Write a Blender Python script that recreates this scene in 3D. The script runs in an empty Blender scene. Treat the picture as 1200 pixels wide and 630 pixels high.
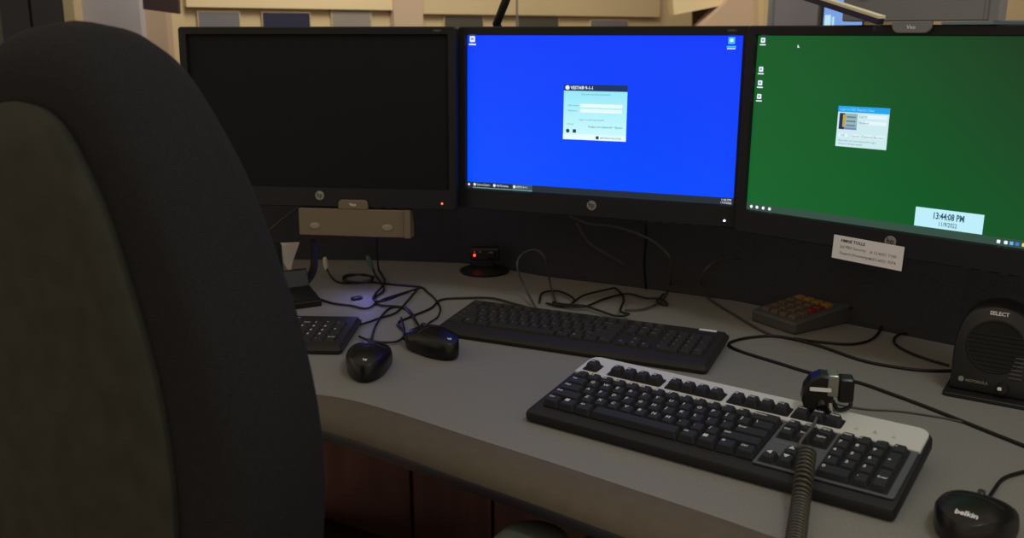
import bpy, bmesh, math, random
from mathutils import Vector, Matrix
random.seed(7)
C = bpy.context.scene.collection
sc = bpy.context.scene
PI = math.pi
DZ = 0.73            # desk height
CAMH = 0.4853        # camera above the desk
FPX, PITCH = 1118.18, math.radians(13.912)

# ---------------------------------------------------------------- camera
cd = bpy.data.cameras.new('camera'); cam = bpy.data.objects.new('camera', cd); C.objects.link(cam)
cam.location = (0, 0, DZ+CAMH); cam.rotation_euler = (PI/2-PITCH, 0, 0)
cd.sensor_width = 36; cd.lens = FPX*36/1200; cd.clip_start = 0.05
cd.dof.use_dof = True; cd.dof.focus_distance = 1.4; cd.dof.aperture_fstop = 7.0
sc.camera = cam
vs = sc.view_settings; vs.view_transform = 'Standard'; vs.look = 'None'; vs.gamma = 1; vs.use_curve_mapping = False; vs.exposure = 0

# survey helpers: where a sight line of the photograph meets the desk (height z over it) or a given distance
def _ray(px, py):
    fw = Vector((0, math.cos(PITCH), -math.sin(PITCH))); up = Vector((0, math.sin(PITCH), math.cos(PITCH)))
    return fw + Vector((1,0,0))*((px-600)/FPX) + up*((315-py)/FPX)
def on_desk(px, py, z=0.0):
    r = _ray(px, py); t = (z-CAMH)/r.z
    return Vector((r.x*t, r.y*t, DZ+z))
def at_depth(px, py, Y):
    r = _ray(px, py); t = Y/r.y
    return Vector((r.x*t, Y, DZ+CAMH+r.z*t))

# ---------------------------------------------------------------- materials
def lin(c):
    return tuple((x/255/12.92 if x/255 <= 0.04045 else ((x/255+0.055)/1.055)**2.4) for x in c) + (1,)
MATS = {}
def mat(name, rgb, rough=0.6, metal=0.0, noise=0.0, scale=200.0, bump=0.0, spec=0.5, emit=0.0, sheen=0.0, rgb2=None, stretch=None):
    if name in MATS: return MATS[name]
    m = bpy.data.materials.new(name); m.use_nodes = True
    nt = m.node_tree; b = nt.nodes['Principled BSDF']
    b.inputs['Roughness'].default_value = rough; b.inputs['Metallic'].default_value = metal
    b.inputs['Specular IOR Level'].default_value = spec
    if sheen: b.inputs['Sheen Weight'].default_value = sheen
    col = lin(rgb)
    tc = nt.nodes.new('ShaderNodeTexCoord'); nz = nt.nodes.new('ShaderNodeTexNoise')
    nz.inputs['Scale'].default_value = scale; nz.inputs['Detail'].default_value = 3
    if stretch:
        mp = nt.nodes.new('ShaderNodeMapping'); mp.inputs['Scale'].default_value = stretch
        nt.links.new(tc.outputs['Object'], mp.inputs['Vector']); nt.links.new(mp.outputs['Vector'], nz.inputs['Vector'])
    else:
        nt.links.new(tc.outputs['Object'], nz.inputs['Vector'])
    rp = nt.nodes.new('ShaderNodeValToRGB')
    k = noise
    lo = lin(rgb2) if rgb2 else tuple(max(0, c*(1-k)) for c in col[:3])+(1,)
    hi = col if rgb2 else tuple(min(1, c*(1+k)) for c in col[:3])+(1,)
    rp.color_ramp.elements[0].position = 0.35; rp.color_ramp.elements[1].position = 0.65
    rp.color_ramp.elements[0].color = lo; rp.color_ramp.elements[1].color = hi
    nt.links.new(nz.outputs['Fac'], rp.inputs['Fac']); nt.links.new(rp.outputs['Color'], b.inputs['Base Color'])
    if bump:
        bp = nt.nodes.new('ShaderNodeBump'); bp.inputs['Strength'].default_value = bump; bp.inputs['Distance'].default_value = 0.001
        nt.links.new(nz.outputs['Fac'], bp.inputs['Height']); nt.links.new(bp.outputs['Normal'], b.inputs['Normal'])
    if emit:
        b.inputs['Emission Color'].default_value = col; b.inputs['Emission Strength'].default_value = emit
    MATS[name] = m; return m
def glow(name, rgb, s=1.0):
    if name in MATS: return MATS[name]
    m = bpy.data.materials.new(name); m.use_nodes = True; nt = m.node_tree; b = nt.nodes['Principled BSDF']
    b.inputs['Base Color'].default_value = (0.01,0.01,0.01,1); b.inputs['Roughness'].default_value = 0.4
    b.inputs['Specular IOR Level'].default_value = 0.2
    b.inputs['Emission Color'].default_value = lin(rgb); b.inputs['Emission Strength'].default_value = s
    MATS[name] = m; return m

laminate = mat('grey speckled laminate', (132,130,124), 0.6, noise=0.22, scale=700, spec=0.3)
edge_m = mat('brown vinyl edge', (92,83,70), 0.6, noise=0.05, scale=60, spec=0.3)
rubber = mat('black rubber edge', (26,26,32), 0.5)
mahog = mat('dark red wood', (104,72,68), 0.5, scale=9, rgb2=(88,58,56), stretch=(6,6,0.6))
blackp = mat('black plastic', (32,31,31), 0.45, noise=0.05, scale=900, spec=0.4)
bezelm = mat('black bezel plastic', (29,29,33), 0.5, noise=0.04, scale=800, spec=0.3)
screen_off = mat('dark screen glass', (26,28,32), 0.5, spec=0.12)
glossb = mat('glossy black plastic', (22,21,20), 0.34, spec=0.4)
keym = mat('keycap black', (46,47,51), 0.6, noise=0.05, scale=900, spec=0.22)
keym2 = mat('keycap soft black', (52,50,47), 0.6, spec=0.2)
kbody = mat('keyboard body black', (34,34,37), 0.5, spec=0.3)
kbody2 = mat('keyboard body soft black', (46,44,41), 0.55, spec=0.22)
silver = mat('silver painted plastic', (205,205,200), 0.42, noise=0.02, scale=900, spec=0.4)
greyp = mat('mid grey plastic', (92,96,100), 0.45)
ledgrey2 = mat('grey key deck', (84,88,92), 0.5)
ledgrey = mat('dark grey plastic', (58,60,64), 0.5)
legend = mat('white key legend', (215,215,210), 0.6)
legend2 = mat('faint key legend', (120,120,115), 0.6)
fabric = mat('black chair fabric', (42,42,44), 0.95, noise=0.25, scale=900, bump=0.6, spec=0.1)
shellm = mat('olive black chair shell', (56,56,48), 0.85, noise=0.12, scale=40, spec=0.25)
padm = mat('grey green armrest', (82,88,80), 0.7, noise=0.06, scale=60)
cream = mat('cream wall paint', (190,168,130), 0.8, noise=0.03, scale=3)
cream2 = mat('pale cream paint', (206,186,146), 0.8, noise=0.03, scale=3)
lilac = mat('pale lilac door paint', (176,168,172), 0.7, noise=0.03, scale=3)
tan = mat('pinkish tan paint', (182,156,132), 0.8, noise=0.03, scale=3)
greyw = mat('grey panel', (104,100,104), 0.7, noise=0.04, scale=6)
greyd = mat('dark grey panel', (70,64,56), 0.7, noise=0.04, scale=6)
greyl = mat('light grey panel', (132,122,112), 0.7, noise=0.04, scale=6)
navy = mat('navy panel', (24,24,52), 0.6)
brownd = mat('dark brown panel', (64,48,50), 0.6)
partm = mat('black partition fabric', (66,66,69), 0.95, noise=0.2, scale=500, spec=0.05)
barm = mat('taupe metal bar', (118,104,86), 0.5, noise=0.03, scale=500, spec=0.4)
barm2 = mat('grey metal bar', (128,128,130), 0.5, noise=0.03, scale=500, spec=0.4)
paper = mat('note paper', (238,236,238), 0.8)
ink = mat('dark ink', (50,44,48), 0.8)
white = mat('white label', (235,235,232), 0.5)
creamp = mat('cream plastic', (205,195,160), 0.5)
greenp = mat('green plastic', (70,120,90), 0.5)
cabm = mat('black cable jacket', (20,19,20), 0.45, spec=0.4)
cab_glint = mat('black cable jacket with glint', (70,68,68), 0.4)  # black jacket in a lighter copy, glint put into the colour
cabg = mat('grey cable jacket', (84,82,80), 0.5)
chrome = mat('bright metal', (190,190,190), 0.25, metal=1.0)
carpet = mat('dark carpet', (40,34,32), 0.95, noise=0.4, scale=300)
logom = mat('silver logo', (150,150,142), 0.4, metal=0.3)
redk = mat('red keycap', (120,40,34), 0.5)
yelk = mat('yellow keycap', (150,110,50), 0.5)
brnk = mat('brown grey keycap', (98,84,72), 0.5)

# ---------------------------------------------------------------- mesh helpers
def obj(name, bm, m, parent=None, smooth=None, T=None, kind=None, label=None, bevel=0):
    if T is not None: bm.transform(T)
    bmesh.ops.recalc_face_normals(bm, faces=bm.faces[:])
    me = bpy.data.meshes.new(name); bm.to_mesh(me); bm.free()
    for x in (m if isinstance(m, (list, tuple)) else [m]): me.materials.append(x)
    o = bpy.data.objects.new(name, me); C.objects.link(o)
    if parent: o.parent = parent
    if smooth is not None:
        for p in me.polygons: p.use_smooth = True
        if smooth < 180: me.set_sharp_from_angle(angle=math.radians(smooth))
    if kind: o['kind'] = kind
    if label: o['label'] = label
    if bevel:
        bv = o.modifiers.new('bevel', 'BEVEL'); bv.width = bevel; bv.segments = 2; bv.limit_method = 'ANGLE'
    return o
def tag(o, label, cat, group=None):
    o['label'] = label; o['category'] = cat
    if group: o['group'] = group
    return o
def thing(name, label, cat, loc=(0,0,0), rz=0, group=None):
    o = bpy.data.objects.new(name, None); C.objects.link(o); o.empty_display_size = 0.05
    o.location = loc; o.rotation_euler = (0, 0, rz)
    return tag(o, label, cat, group)
def box(bm, x0, y0, z0, x1, y1, z1, mi=0):
    v = [bm.verts.new((x, y, z)) for z in (z0, z1) for x, y in ((x0,y0),(x1,y0),(x1,y1),(x0,y1))]
    for q in ((0,3,2,1),(4,5,6,7),(0,1,5,4),(1,2,6,5),(2,3,7,6),(3,0,4,7)):
        bm.faces.new([v[i] for i in q]).material_index = mi
    return bm
def B(*a): return box(bmesh.new(), *a)
def rrect(x0, y0, x1, y1, r, n=5):
    out = []
    rs = r if isinstance(r, (list, tuple)) else (r, r, r, r)      # br tr tl bl
    for (cx, cy, a, q) in ((x1, y0, -90, rs[0]), (x1, y1, 0, rs[1]), (x0, y1, 90, rs[2]), (x0, y0, 180, rs[3])):
        sx = -1 if cx == x1 else 1; sy = -1 if cy == y1 else 1
        if q <= 0: out.append((cx, cy)); continue
        for i in range(n+1):
            t = math.radians(a+90*i/n)
            out.append((cx+sx*q+q*math.cos(t), cy+sy*q+q*math.sin(t)))
    return out
def circ(cx, cy, r, n=24, ry=None):
    return [(cx+r*math.cos(2*PI*i/n), cy+(ry or r)*math.sin(2*PI*i/n)) for i in range(n)]
def inset(P, d):
    if abs(d) < 1e-9: return P
    n = len(P); out = []
    for i in range(n):
        a, b, c = Vector(P[i-1]), Vector(P[i]), Vector(P[(i+1) % n])
        e1 = (b-a); e2 = (c-b)
        e1 = e1.normalized() if e1.length > 1e-9 else e2.normalized(); e2 = e2.normalized() if e2.length > 1e-9 else e1
        n1 = Vector((-e1.y, e1.x)); n2 = Vector((-e2.y, e2.x)); m = n1+n2
        m = m.normalized() if m.length > 1e-6 else n1
        k = 1/max(0.5, m.dot(n1)); p = b+m*d*k; out.append((p.x, p.y))
    return out
def loft(bm, P, rings, f=None, mi=0, cap=True):
    """P is a counter-clockwise outline; rings = (inset, z); f optionally bends the points."""
    R = []
    for d, z in rings:
        R.append([bm.verts.new(f(x, y, z) if f else (x, y, z)) for x, y in inset(P, d)])
    n = len(P)
    for a, b in zip(R, R[1:]):
        for i in range(n): bm.faces.new((a[i], a[(i+1) % n], b[(i+1) % n], b[i])).material_index = mi
    if cap:
        bm.faces.new(R[0][::-1]).material_index = mi; bm.faces.new(R[-1]).material_index = mi
    return bm
def L(P, rings, f=None): return loft(bmesh.new(), P, rings, f)
def slab(P, z0, z1, b=0.0):
    return L(P, [(b, z0), (0, z0+b), (0, z1-b), (b, z1)] if b else [(0, z0), (0, z1)])
def lathe(prof, n=28, bm=None, T=None):
    bm = bm or bmesh.new(); R = []; new = []
    for r, z in prof:
        if r < 1e-6: R.append([bm.verts.new((0,0,z))])
        else: R.append([bm.verts.new((r*math.cos(2*PI*i/n), r*math.sin(2*PI*i/n), z)) for i in range(n)])
        new += R[-1]
    for a, b in zip(R, R[1:]):
        for i in range(n):
            j = (i+1) % n
            if len(a) == 1 and len(b) > 1: bm.faces.new((a[0], b[i], b[j]))
            elif len(b) == 1 and len(a) > 1: bm.faces.new((a[i], a[j], b[0]))
            elif len(a) > 1: bm.faces.new((a[i], a[j], b[j], b[i]))
    if len(R[0]) > 1: bm.faces.new(R[0][::-1])
    if len(R[-1]) > 1: bm.faces.new(R[-1])
    if T is not None: bmesh.ops.transform(bm, matrix=T, verts=new)
    return bm
def catmull(P, k=8):
    P = [Vector(p) for p in P]; Q = [P[0]*2-P[1]]+P+[P[-1]*2-P[-2]]; out = []
    for i in range(1, len(Q)-2):
        for s in range(k):
            t = s/k; a, b, c, d = Q[i-1:i+3]
            out.append(0.5*((2*b)+(c-a)*t+(2*a-5*b+4*c-d)*t*t+(3*b-a-3*c+d)*t**3))
    out.append(P[-1]); return out
def tube(P, r, n=8, bm=None, k=8, smooth=True, radii=None):
    bm = bm or bmesh.new()
    Q = catmull(P, k) if smooth and len(P) > 2 else [Vector(p) for p in P]
    up = Vector((0.1, 0.2, 1)).normalized(); R = []
    for i, p in enumerate(Q):
        t = (Q[min(i+1, len(Q)-1)]-Q[max(i-1, 0)])
        t = t.normalized() if t.length > 1e-9 else Vector((1,0,0))
        x = t.cross(up)
        if x.length < 0.05: x = t.cross(Vector((1,0,0)))
        x.normalize(); up = x.cross(t).normalized()
        rr = radii[i*(len(radii)-1)//max(1, len(Q)-1)] if radii else r
        R.append([bm.verts.new(p+x*rr*math.cos(2*PI*j/n)+up*rr*math.sin(2*PI*j/n)) for j in range(n)])
    for a, b in zip(R, R[1:]):
        for j in range(n): bm.faces.new((a[j], a[(j+1) % n], b[(j+1) % n], b[j]))
    bm.faces.new(R[0][::-1]); bm.faces.new(R[-1])
    return bm
def text(s, size, cx=0, cy=0, z=0, align='CENTER', bm=None, mi=0, bold=0.0, sx=1.0):
    cu = bpy.data.curves.new('t', 'FONT'); cu.body = s; cu.size = size; cu.align_x = align; cu.align_y = 'CENTER'
    cu.resolution_u = 2; cu.offset = bold*size
    o = bpy.data.objects.new('t', cu); me = bpy.data.meshes.new_from_object(o)
    bm = bm or bmesh.new(); n0 = len(bm.verts); f0 = len(bm.faces)
    bm.from_mesh(me); bm.verts.ensure_lookup_table(); bm.faces.ensure_lookup_table()
    for v in bm.verts[n0:]: v.co = Vector((v.co.x*sx+cx, v.co.y+cy, z))
    for f in bm.faces[f0:]: f.material_index = mi
    bpy.data.meshes.remove(me); bpy.data.objects.remove(o); bpy.data.curves.remove(cu)
    return bm
def quad(bm, x0, y0, x1, y1, z, mi=0):
    bm.faces.new([bm.verts.new(p) for p in ((x0,y0,z),(x1,y0,z),(x1,y1,z),(x0,y1,z))]).material_index = mi
    return bm

# ---------------------------------------------------------------- room
def struct(name, bm, m, **k): return obj(name, bm, m, kind='structure', **k)
struct('floor', B(-4, -1.5, -0.05, 5, 8.3, 0), carpet)
# back wall runs away to the right
WA = Vector((at_depth(190, 30, 3.9).x, 3.9)); WB = Vector((at_depth(900, 30, 6.2).x, 6.2))
wdir = (WB-WA).normalized(); wang = math.atan2(wdir.y, wdir.x)
WT = Matrix.Translation((WA.x, WA.y, 0)) @ Matrix.Rotation(wang, 4, 'Z')     # local x along the wall, -y toward the room
def wall_x(px):      # distance along the wall seen at this sight line
    r = _ray(px, 38); a = Vector((r.x, r.y)).normalized()
    # solve WA + s*wdir = t*a
    den = wdir.x*a.y-wdir.y*a.x
    return (-(WA.x)*a.y+WA.y*a.x)/den
def wall_z(px, py):
    s = wall_x(px); p = WA+wdir*s; r = _ray(px, py); return DZ+CAMH+r.z*(p.y/r.y)
struct('wall_back', B(-0.04, 0, 0, wall_x(905), 0.12, 2.6), cream, T=WT)
def wall_box(name, pxa, pxb, z0, z1, y0, y1, m, **k):
    return obj(name, B(wall_x(pxa), y0, z0, wall_x(pxb), y1, z1), m, T=WT, **k)
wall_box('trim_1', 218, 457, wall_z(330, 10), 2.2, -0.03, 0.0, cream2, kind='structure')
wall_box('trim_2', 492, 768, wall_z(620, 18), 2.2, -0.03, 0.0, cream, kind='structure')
wall_box('trim_3', 457, 491, 0.0, 2.2, -0.04, 0.0, tan, kind='structure')
for a, b, t, m, lab in (
    (232, 280, 14, greyw, 'grey rectangular panel on cream wall, leftmost under the ledge'),
    (307, 362, 15, navy, 'navy blue rectangular panel on cream wall above the black screen'),
    (388, 433, 12, greyl, 'pale grey panel on cream wall between navy panel and pillar'),
    (519, 564, 19, greyd, 'dark brown-grey panel with cream frame above gap of left and middle monitors'),
    (605, 652, 20, greyd, 'dark panel on cream wall just right of the black slanted pole'),
    (690, 733, 24, greyw, 'low grey panel on cream wall above right part of the blue screen')):
    x0, x1, zt = wall_x(a), wall_x(b), wall_z((a+b)/2, t)
    p = (WT @ Vector(((x0+x1)/2, -0.012, zt-0.3)))
    r = thing('wall_panel', lab, 'panel', p, wang)
    w = (x1-x0)/2
    obj('panel_board', B(-w, -0.004, -0.3+0.001, w, 0.010, 0.3), m, r)
    fr = bmesh.new()
    for q in ((-w-.003, -w), (w, w+.003)): box(fr, q[0], -0.004, -0.3, q[1], 0.011, 0.303)
    box(fr, -w, -0.004, 0.3, w, 0.011, 0.303)
    obj('frame', fr, cream, r)
# left side: pale door and pillars
lx = lambda px, Y: at_depth(px, 38, Y).x
struct('wall_left', B(lx(-120, 3.8), 3.86, 0, lx(196, 3.86), 3.96, 2.6), tan)
struct('door_1', B(lx(92, 3.8), 3.81, 0, lx(165, 3.8), 3.86, 2.1), lilac)
struct('trim_4', B(lx(76, 3.75), 3.74, 0, lx(91, 3.75), 3.855, 2.3), cream)
# right side: slanted cream slabs, pillar
ay = 5.2
def slantpoly(name, pts, Y, th, m, **k):
    P = [at_depth(x, y, Y) for x, y in pts]
    bm = bmesh.new(); a = [bm.verts.new(p) for p in P]; b = [bm.verts.new(p+Vector((0, th, 0))) for p in P]; n = len(P)
    bm.faces.new(a); bm.faces.new(b[::-1])
    for i in range(n): bm.faces.new((a[i], b[i], b[(i+1) % n], a[(i+1) % n]))
    return obj(name, bm, m, **k)
slantpoly('trim_5', [(785,-30),(860,-30),(848,6),(790,17.5)], 4.9, 0.15, cream2, kind='structure')
slantpoly('trim_6', [(848,6),(880,-30),(893,-30),(893,60),(800,60),(826,27)], 4.8, 0.25, tan, kind='structure')
tag(slantpoly('wall_recess_panel', [(812,13),(850,5),(850,60),(812,60)], 5.15, 0.03, greyd), 'dark grey triangle of panel seen between slanting cream slabs', 'panel')
slantpoly('trim_7', [(889,-30),(901,-30),(901,60),(889,60)], 4.7, 0.1, cream, kind='structure')
struct('wall_right', B(lx(899, 4.6), 4.6, 0, lx(1420, 4.6), 4.72, 2.6), cream)
r = thing('divider_panel', 'large grey divider panel behind the right monitor', 'divider', (lx(930,4.3), 4.3, 0))
w = lx(1010,4.3)-lx(930,4.3); w0 = lx(902,4.3)-lx(930,4.3)
obj('panel_board', B(w0+.01, 0, 0.12, w, 0.05, 1.6), greyw, r, bevel=0.004)
obj('edge_strip', B(w0, -0.004, 0.10, w0+0.01, 0.054, 1.61), greyp, r)
obj('foot', B(w0+.05, -0.15, 0, w0+0.12, 0.2, 0.12), blackp, r)
obj('foot', B(w-.12, -0.15, 0, w-.05, 0.2, 0.12), blackp, r)
# distant lit monitor behind the right screen
r = thing('distant_monitor', 'distant screen glowing pale blue behind the slanting bar', 'monitor', (lx(985,2.9), 2.9, DZ))
ww = lx(1012,2.9)-lx(985,2.9); wl = lx(960,2.9)-lx(985,2.9)
obj('housing', L(rrect(wl, 0.30, ww, 0.66, 0.01), [(0.004,-0.03),(0,-0.026),(0,0.0),(0.002,0.002)]), blackp, r, T=Matrix.Rotation(PI/2,4,'X'))
bm = quad(bmesh.new(), wl+.009, .315, ww-.008, .648, .003)
obj('screen', bm, glow('pale blue screen', (120,160,225), 1.0), r, T=Matrix.Rotation(PI/2,4,'X'))
bm = bmesh.new(); quad(bm, wl+.012, .49, wl+.03, .535, .004); quad(bm, wl+.034, .48, wl+.04, .53, .004)
obj('screen_window', bm, glow('white screen window', (190,225,240), 1.0), r, T=Matrix.Rotation(PI/2,4,'X'))
obj('stand', box(L(rrect(-.1,-.08,.1,.08,.02),[(0,0),(0,.012)]), -.02,.03,.01,.02,.045,.34), blackp, r)
cn = thing('back_counter', 'cream counter in the distance carrying the glowing screen', 'counter', (lx(985,2.9), 2.95, 0))
obj('counter_top', B(-.35,-.3,DZ-.03,.35,.3,DZ), cream, cn, bevel=.004)
obj('side_panel', B(-.33,-.28,0,-.3,.28,DZ-.03), cream, cn); obj('side_panel', B(.3,-.28,0,.33,.28,DZ-.03), cream, cn)
# teal-edged low cabinet far right, dark cabinet far left, brown hanging panel
p = at_depth(1215, 24, 3.9)
r = thing('low_cabinet', 'cabinet with blue-grey top seen at far right over the monitor', 'cabinet', (p.x, 3.9, 0))
obj('body', B(-.18,-.02,0,.4,.42,p.z-.02), greyp, r); obj('top', B(-.19,-.03,p.z-.02,.41,.43,p.z), mat('teal top',(78,100,110),.5), r, bevel=.003)
r = thing('tall_cabinet', 'tall black cabinet in the top left corner behind the chair', 'cabinet', (lx(38,3.0), 3.0, 0), math.radians(27))
wd = lx(74,3.0)-lx(38,3.0)
obj('body', B(-wd+.012,0,0,wd,.40,1.9), mat('near black paint',(24,20,24),.6), r, bevel=.004)
obj('door', B(-wd+.014,-.018,.05,-.003,0,1.87), mat('near black door',(28,25,28),.55), r, bevel=.003)
obj('door', B(.003,-.018,.05,wd-.008,0,1.87), mat('near black door',(28,25,28),.55), r, bevel=.003)
r = thing('side_cabinet', 'grey-green cabinet at the extreme left edge beside the black cabinet', 'cabinet', (lx(-60,3.40), 3.40, 0))
wd2 = lx(14,3.40)-lx(-60,3.40)
obj('body', B(-wd2,.0,0,wd2-.006,.35,1.9), mat('grey green paint',(92,98,84),.6), r, bevel=.004)
p = at_depth(191, 12, 3.3)
r = thing('hanging_sign', 'dark brown tilted sign board hanging near the pale door', 'sign', (p.x, 3.3, p.z))
s = 3.4/1118
obj('board', L([(-19.5*s, 1*s),(19.5*s,-4*s),(22*s,70*s),(-17*s,75*s)],[(0,0),(0,.02)]), brownd, r, T=Matrix.Rotation(PI/2,4,'X'), bevel=.002)
obj('hanger', tube([(0,-.01,72*s),(0,-.01,1.0)],.004), chrome, r)
t = thing('wall_cable', 'thin pale cord running down the cream wall by the black pole', 'cable', at_depth(605,14,4.6))
obj('cord', tube([(0,0,-.35),(0.003,0,0),(0,0,.4)], .005), cabg, t)
t['label'] = 'thin pale vertical cord in front of cream wall by the black pole'

# ---------------------------------------------------------------- desk
GF = [(-1.15,1.27),(-.75,1.275),(-.5,1.272),(-.37,1.262),(-.265,1.237),(-.209,1.212),(-.134,1.16),(-.042,1.089),(.04,1.028),(.114,.971),(.181,.919),(.226,.883),(.268,.848),(.36,.775),(.55,.6),(.8,.33),(1.0,.08)]
RE = [(1.45,.45),(1.1,.93),(.808,1.313),(.708,1.449),(.414,1.714),(.235,1.813),(.07,1.894),(-.06,1.99),(-.111,2.013),(-.281,2.037),(-.566,2.05),(-1.15,2.06)]
def front(off):
    out = []
    P = [Vector(p) for p in catmull([(x, y, 0) for x, y in GF], 4)]
    for i, p in enumerate(P):
        t = (P[min(i+1, len(P)-1)]-P[max(i-1, 0)]).normalized()
        out.append((p.x+t.y*off, p.y-t.x*off))
    return out
f0 = front(0)
desk = thing('workstation_desk', 'curved desk with grey speckled top and brown front edge under the monitors', 'desk', (0.2, 1.4, 0))
DT = Matrix.Translation((-.2,-1.4,0))
poly = f0+RE
bm = bmesh.new()
loft(bm, poly, [(0,DZ-.028),(0,DZ)])
obj('desktop', bm, laminate, desk, T=DT)
# brown front edge: slopes down from the laminate then rolls under to a black strip
bm = bmesh.new(); prof = [(0,-.0006),(.024,-.003),(.044,-.011),(.057,-.024),(.057,-.027),(.0,-.027)]
R = [[bm.verts.new((x, y, DZ+z)) for x, y in front(o)] for o, z in prof]
for a, b in zip(R, R[1:]):
    for i in range(len(a)-1): bm.faces.new((a[i], a[i+1], b[i+1], b[i]))
obj('edge_band', bm, edge_m, desk, T=DT, smooth=50)
bm = bmesh.new(); prof = [(.0572,-.024),(.060,-.027),(.060,-.036),(.052,-.040),(.01,-.040),(.01,-.0285)]
R = [[bm.verts.new((x, y, DZ+z)) for x, y in front(o)] for o, z in prof]
for a, b in zip(R, R[1:]):
    for i in range(len(a)-1): bm.faces.new((a[i], a[i+1], b[i+1], b[i]))
obj('rubber_edge', bm, rubber, desk, T=DT, smooth=60)
bm = bmesh.new()
for x, y in ((-1.08,1.95),(.95,1.0)): box(bm, x-.02, y-.02, 0, x+.02, y+.02, DZ-.03)
for k, (x, y) in enumerate(((-1.08,1.95),(.95,1.0))):
    obj('desk_leg', B(x-.025, y-.025, 0, x+.025, y+.025, DZ-.029), rubber, desk, T=DT)
bm.free()
# black partition along the rear edge
bm = bmesh.new(); rr = [Vector((x, y)) for x, y in RE]
back = [(p.x, p.y) for p in rr]
off = []
for i, p in enumerate(rr):
    t = (rr[min(i+1, len(rr)-1)]-rr[max(i-1, 0)]).normalized(); off.append((p.x+t.y*.045, p.y-t.x*.045))
near = []
for i, p in enumerate(rr):
    t = (rr[min(i+1, len(rr)-1)]-rr[max(i-1, 0)]).normalized(); near.append((p.x+t.y*.004, p.y-t.x*.004))
P = near+off[::-1]
loft(bm, P, [(0, 0.0),(0, DZ+.40)])
pt = thing('desk_partition', 'low black partition along the rear edge of the desk', 'partition', (.235,1.85,0))
PTm = Matrix.Translation((-.235,-1.85,0))
obj('panel', bm, partm, pt, T=PTm)
bm = loft(bmesh.new(), P, [(-.003, DZ+.4005),(-.003, DZ+.415)]); obj('top_rail', bm, blackp, pt, T=PTm)

# mahogany cupboard under the desk
cu = thing('under_desk_cupboard', 'dark red wood cupboard under the desk left of the armrest', 'cupboard', (-.25, 1.5, 0))
obj('body', B(-.58,-.12,.04,.37,.35,.685), mahog, cu)
ys = -.14
for a, b in ((-.575,-.24),(-.235,.091),(.096,.217),(.222,.365)):
    d = obj('door', B(a, ys, .06, b, ys+.0195, .68), mahog, cu, bevel=.002)
obj('plinth', B(-.56,-.10,0,.35,.33,.04), blackp, cu)

# ---------------------------------------------------------------- monitors
SW, SH = .4766, .268
def mon_matrix(x, y, yaw, tilt):
    st, ct = math.sin(math.radians(tilt)), math.cos(math.radians(tilt))
    b = Matrix(((1,0,0,0),(0,st,-ct,0),(0,ct,st,.3468),(0,0,0,1)))
    return Matrix.Translation((x, y, DZ)) @ Matrix.Rotation(math.radians(yaw), 4, 'Z') @ b, b
MON = {'left': (-.3484,1.728,-7.8948,2.0478), 'middle': (.1399,1.6229,-22.4,1.4335), 'right': (.5418,1.3282,-44.704,.8201)}
MW = {k: mon_matrix(*v)[0] for k, v in MON.items()}
def make_monitor(key, label, led):
    x, y, yaw, tilt = MON[key]; W, b = mon_matrix(x, y, yaw, tilt)
    r = thing('monitor', label, 'monitor', (x, y, DZ), math.radians(yaw), 'widescreen monitors on the desk')
    x0, x1, y0, y1 = -SW/2-.0155, SW/2+.0155, -SH/2-.0365, SH/2+.0145
    bm = bmesh.new(); O = rrect(x0, y0, x1, y1, .006, 4); I = rrect(-SW/2, -SH/2, SW/2, SH/2, .0008, 4)
    rings = [(O, -.016), (O, .003), (inset(O, .0018), .0055), (inset(I, -.0015), .0045), (I, .0), (I, -.003)]
    V = [[bm.verts.new((p[0], p[1], z)) for p in P] for P, z in rings]; n = len(O)
    for a, c in zip(V, V[1:]):
        for i in range(n): bm.faces.new((a[i], a[(i+1) % n], c[(i+1) % n], c[i]))
    obj('bezel', bm, bezelm, r, T=b, smooth=35)
    hb = L(inset(O, .005), [(0,-.0155),(.012,-.028),(.05,-.044),(.10,-.058)])
    obj('back_shell', hb, blackp, r, T=b, smooth=35)
    # arm back to the partition
    d = {'left': .24, 'middle': .22, 'right': .145}[key]
    arm = bmesh.new(); box(arm, -.05,-.05,-.066,.05,.05,-.0575); box(arm, -.02,-.02,-d,.02,.02,-.066)
    obj('mount_arm', arm, blackp, r, T=b)
    lg = bmesh.new(); loft(lg, circ(0,-.1495,.0085,28), [(0,.0052),(.0006,.0066)])
    lo = obj('logo', lg, logom, r, T=b, label='round silver badge reading hp')
    obj('logo_lettering', text('hp', .0125, .0002, -.1488, .0068, sx=.85, bold=.02), ink, lo, T=b)
    obj('model_lettering', text('LV2311', .0045, .2215, .1415, .0053), logom, r, T=b)
    lx_, ly_ = (.2268,-.159)
    obj('power_light', loft(bmesh.new(), circ(lx_, ly_, .0016, 12), [(0,.004),(0,.0058)]), led, r, T=b, label='small lit power light')
    bt = bmesh.new()
    for k in range(4): loft(bt, rrect(.10+.024*k, -.1705, .112+.024*k, -.1685, .0008, 2), [(0,.004),(0,.0062)])
    obj('button_strip', bt, bezelm, r, T=b)
    return r, b
def Z(k): return -.0028+k*.00035
# left monitor: dark
r1, b1 = make_monitor('left', 'left monitor with its screen switched off, above the taupe bar', glow('red light', (255,70,50), 6))
obj('screen', quad(bmesh.new(), -SW/2,-SH/2,SW/2,SH/2, Z(0)), screen_off, r1, T=b1, label='black switched-off screen')

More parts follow.
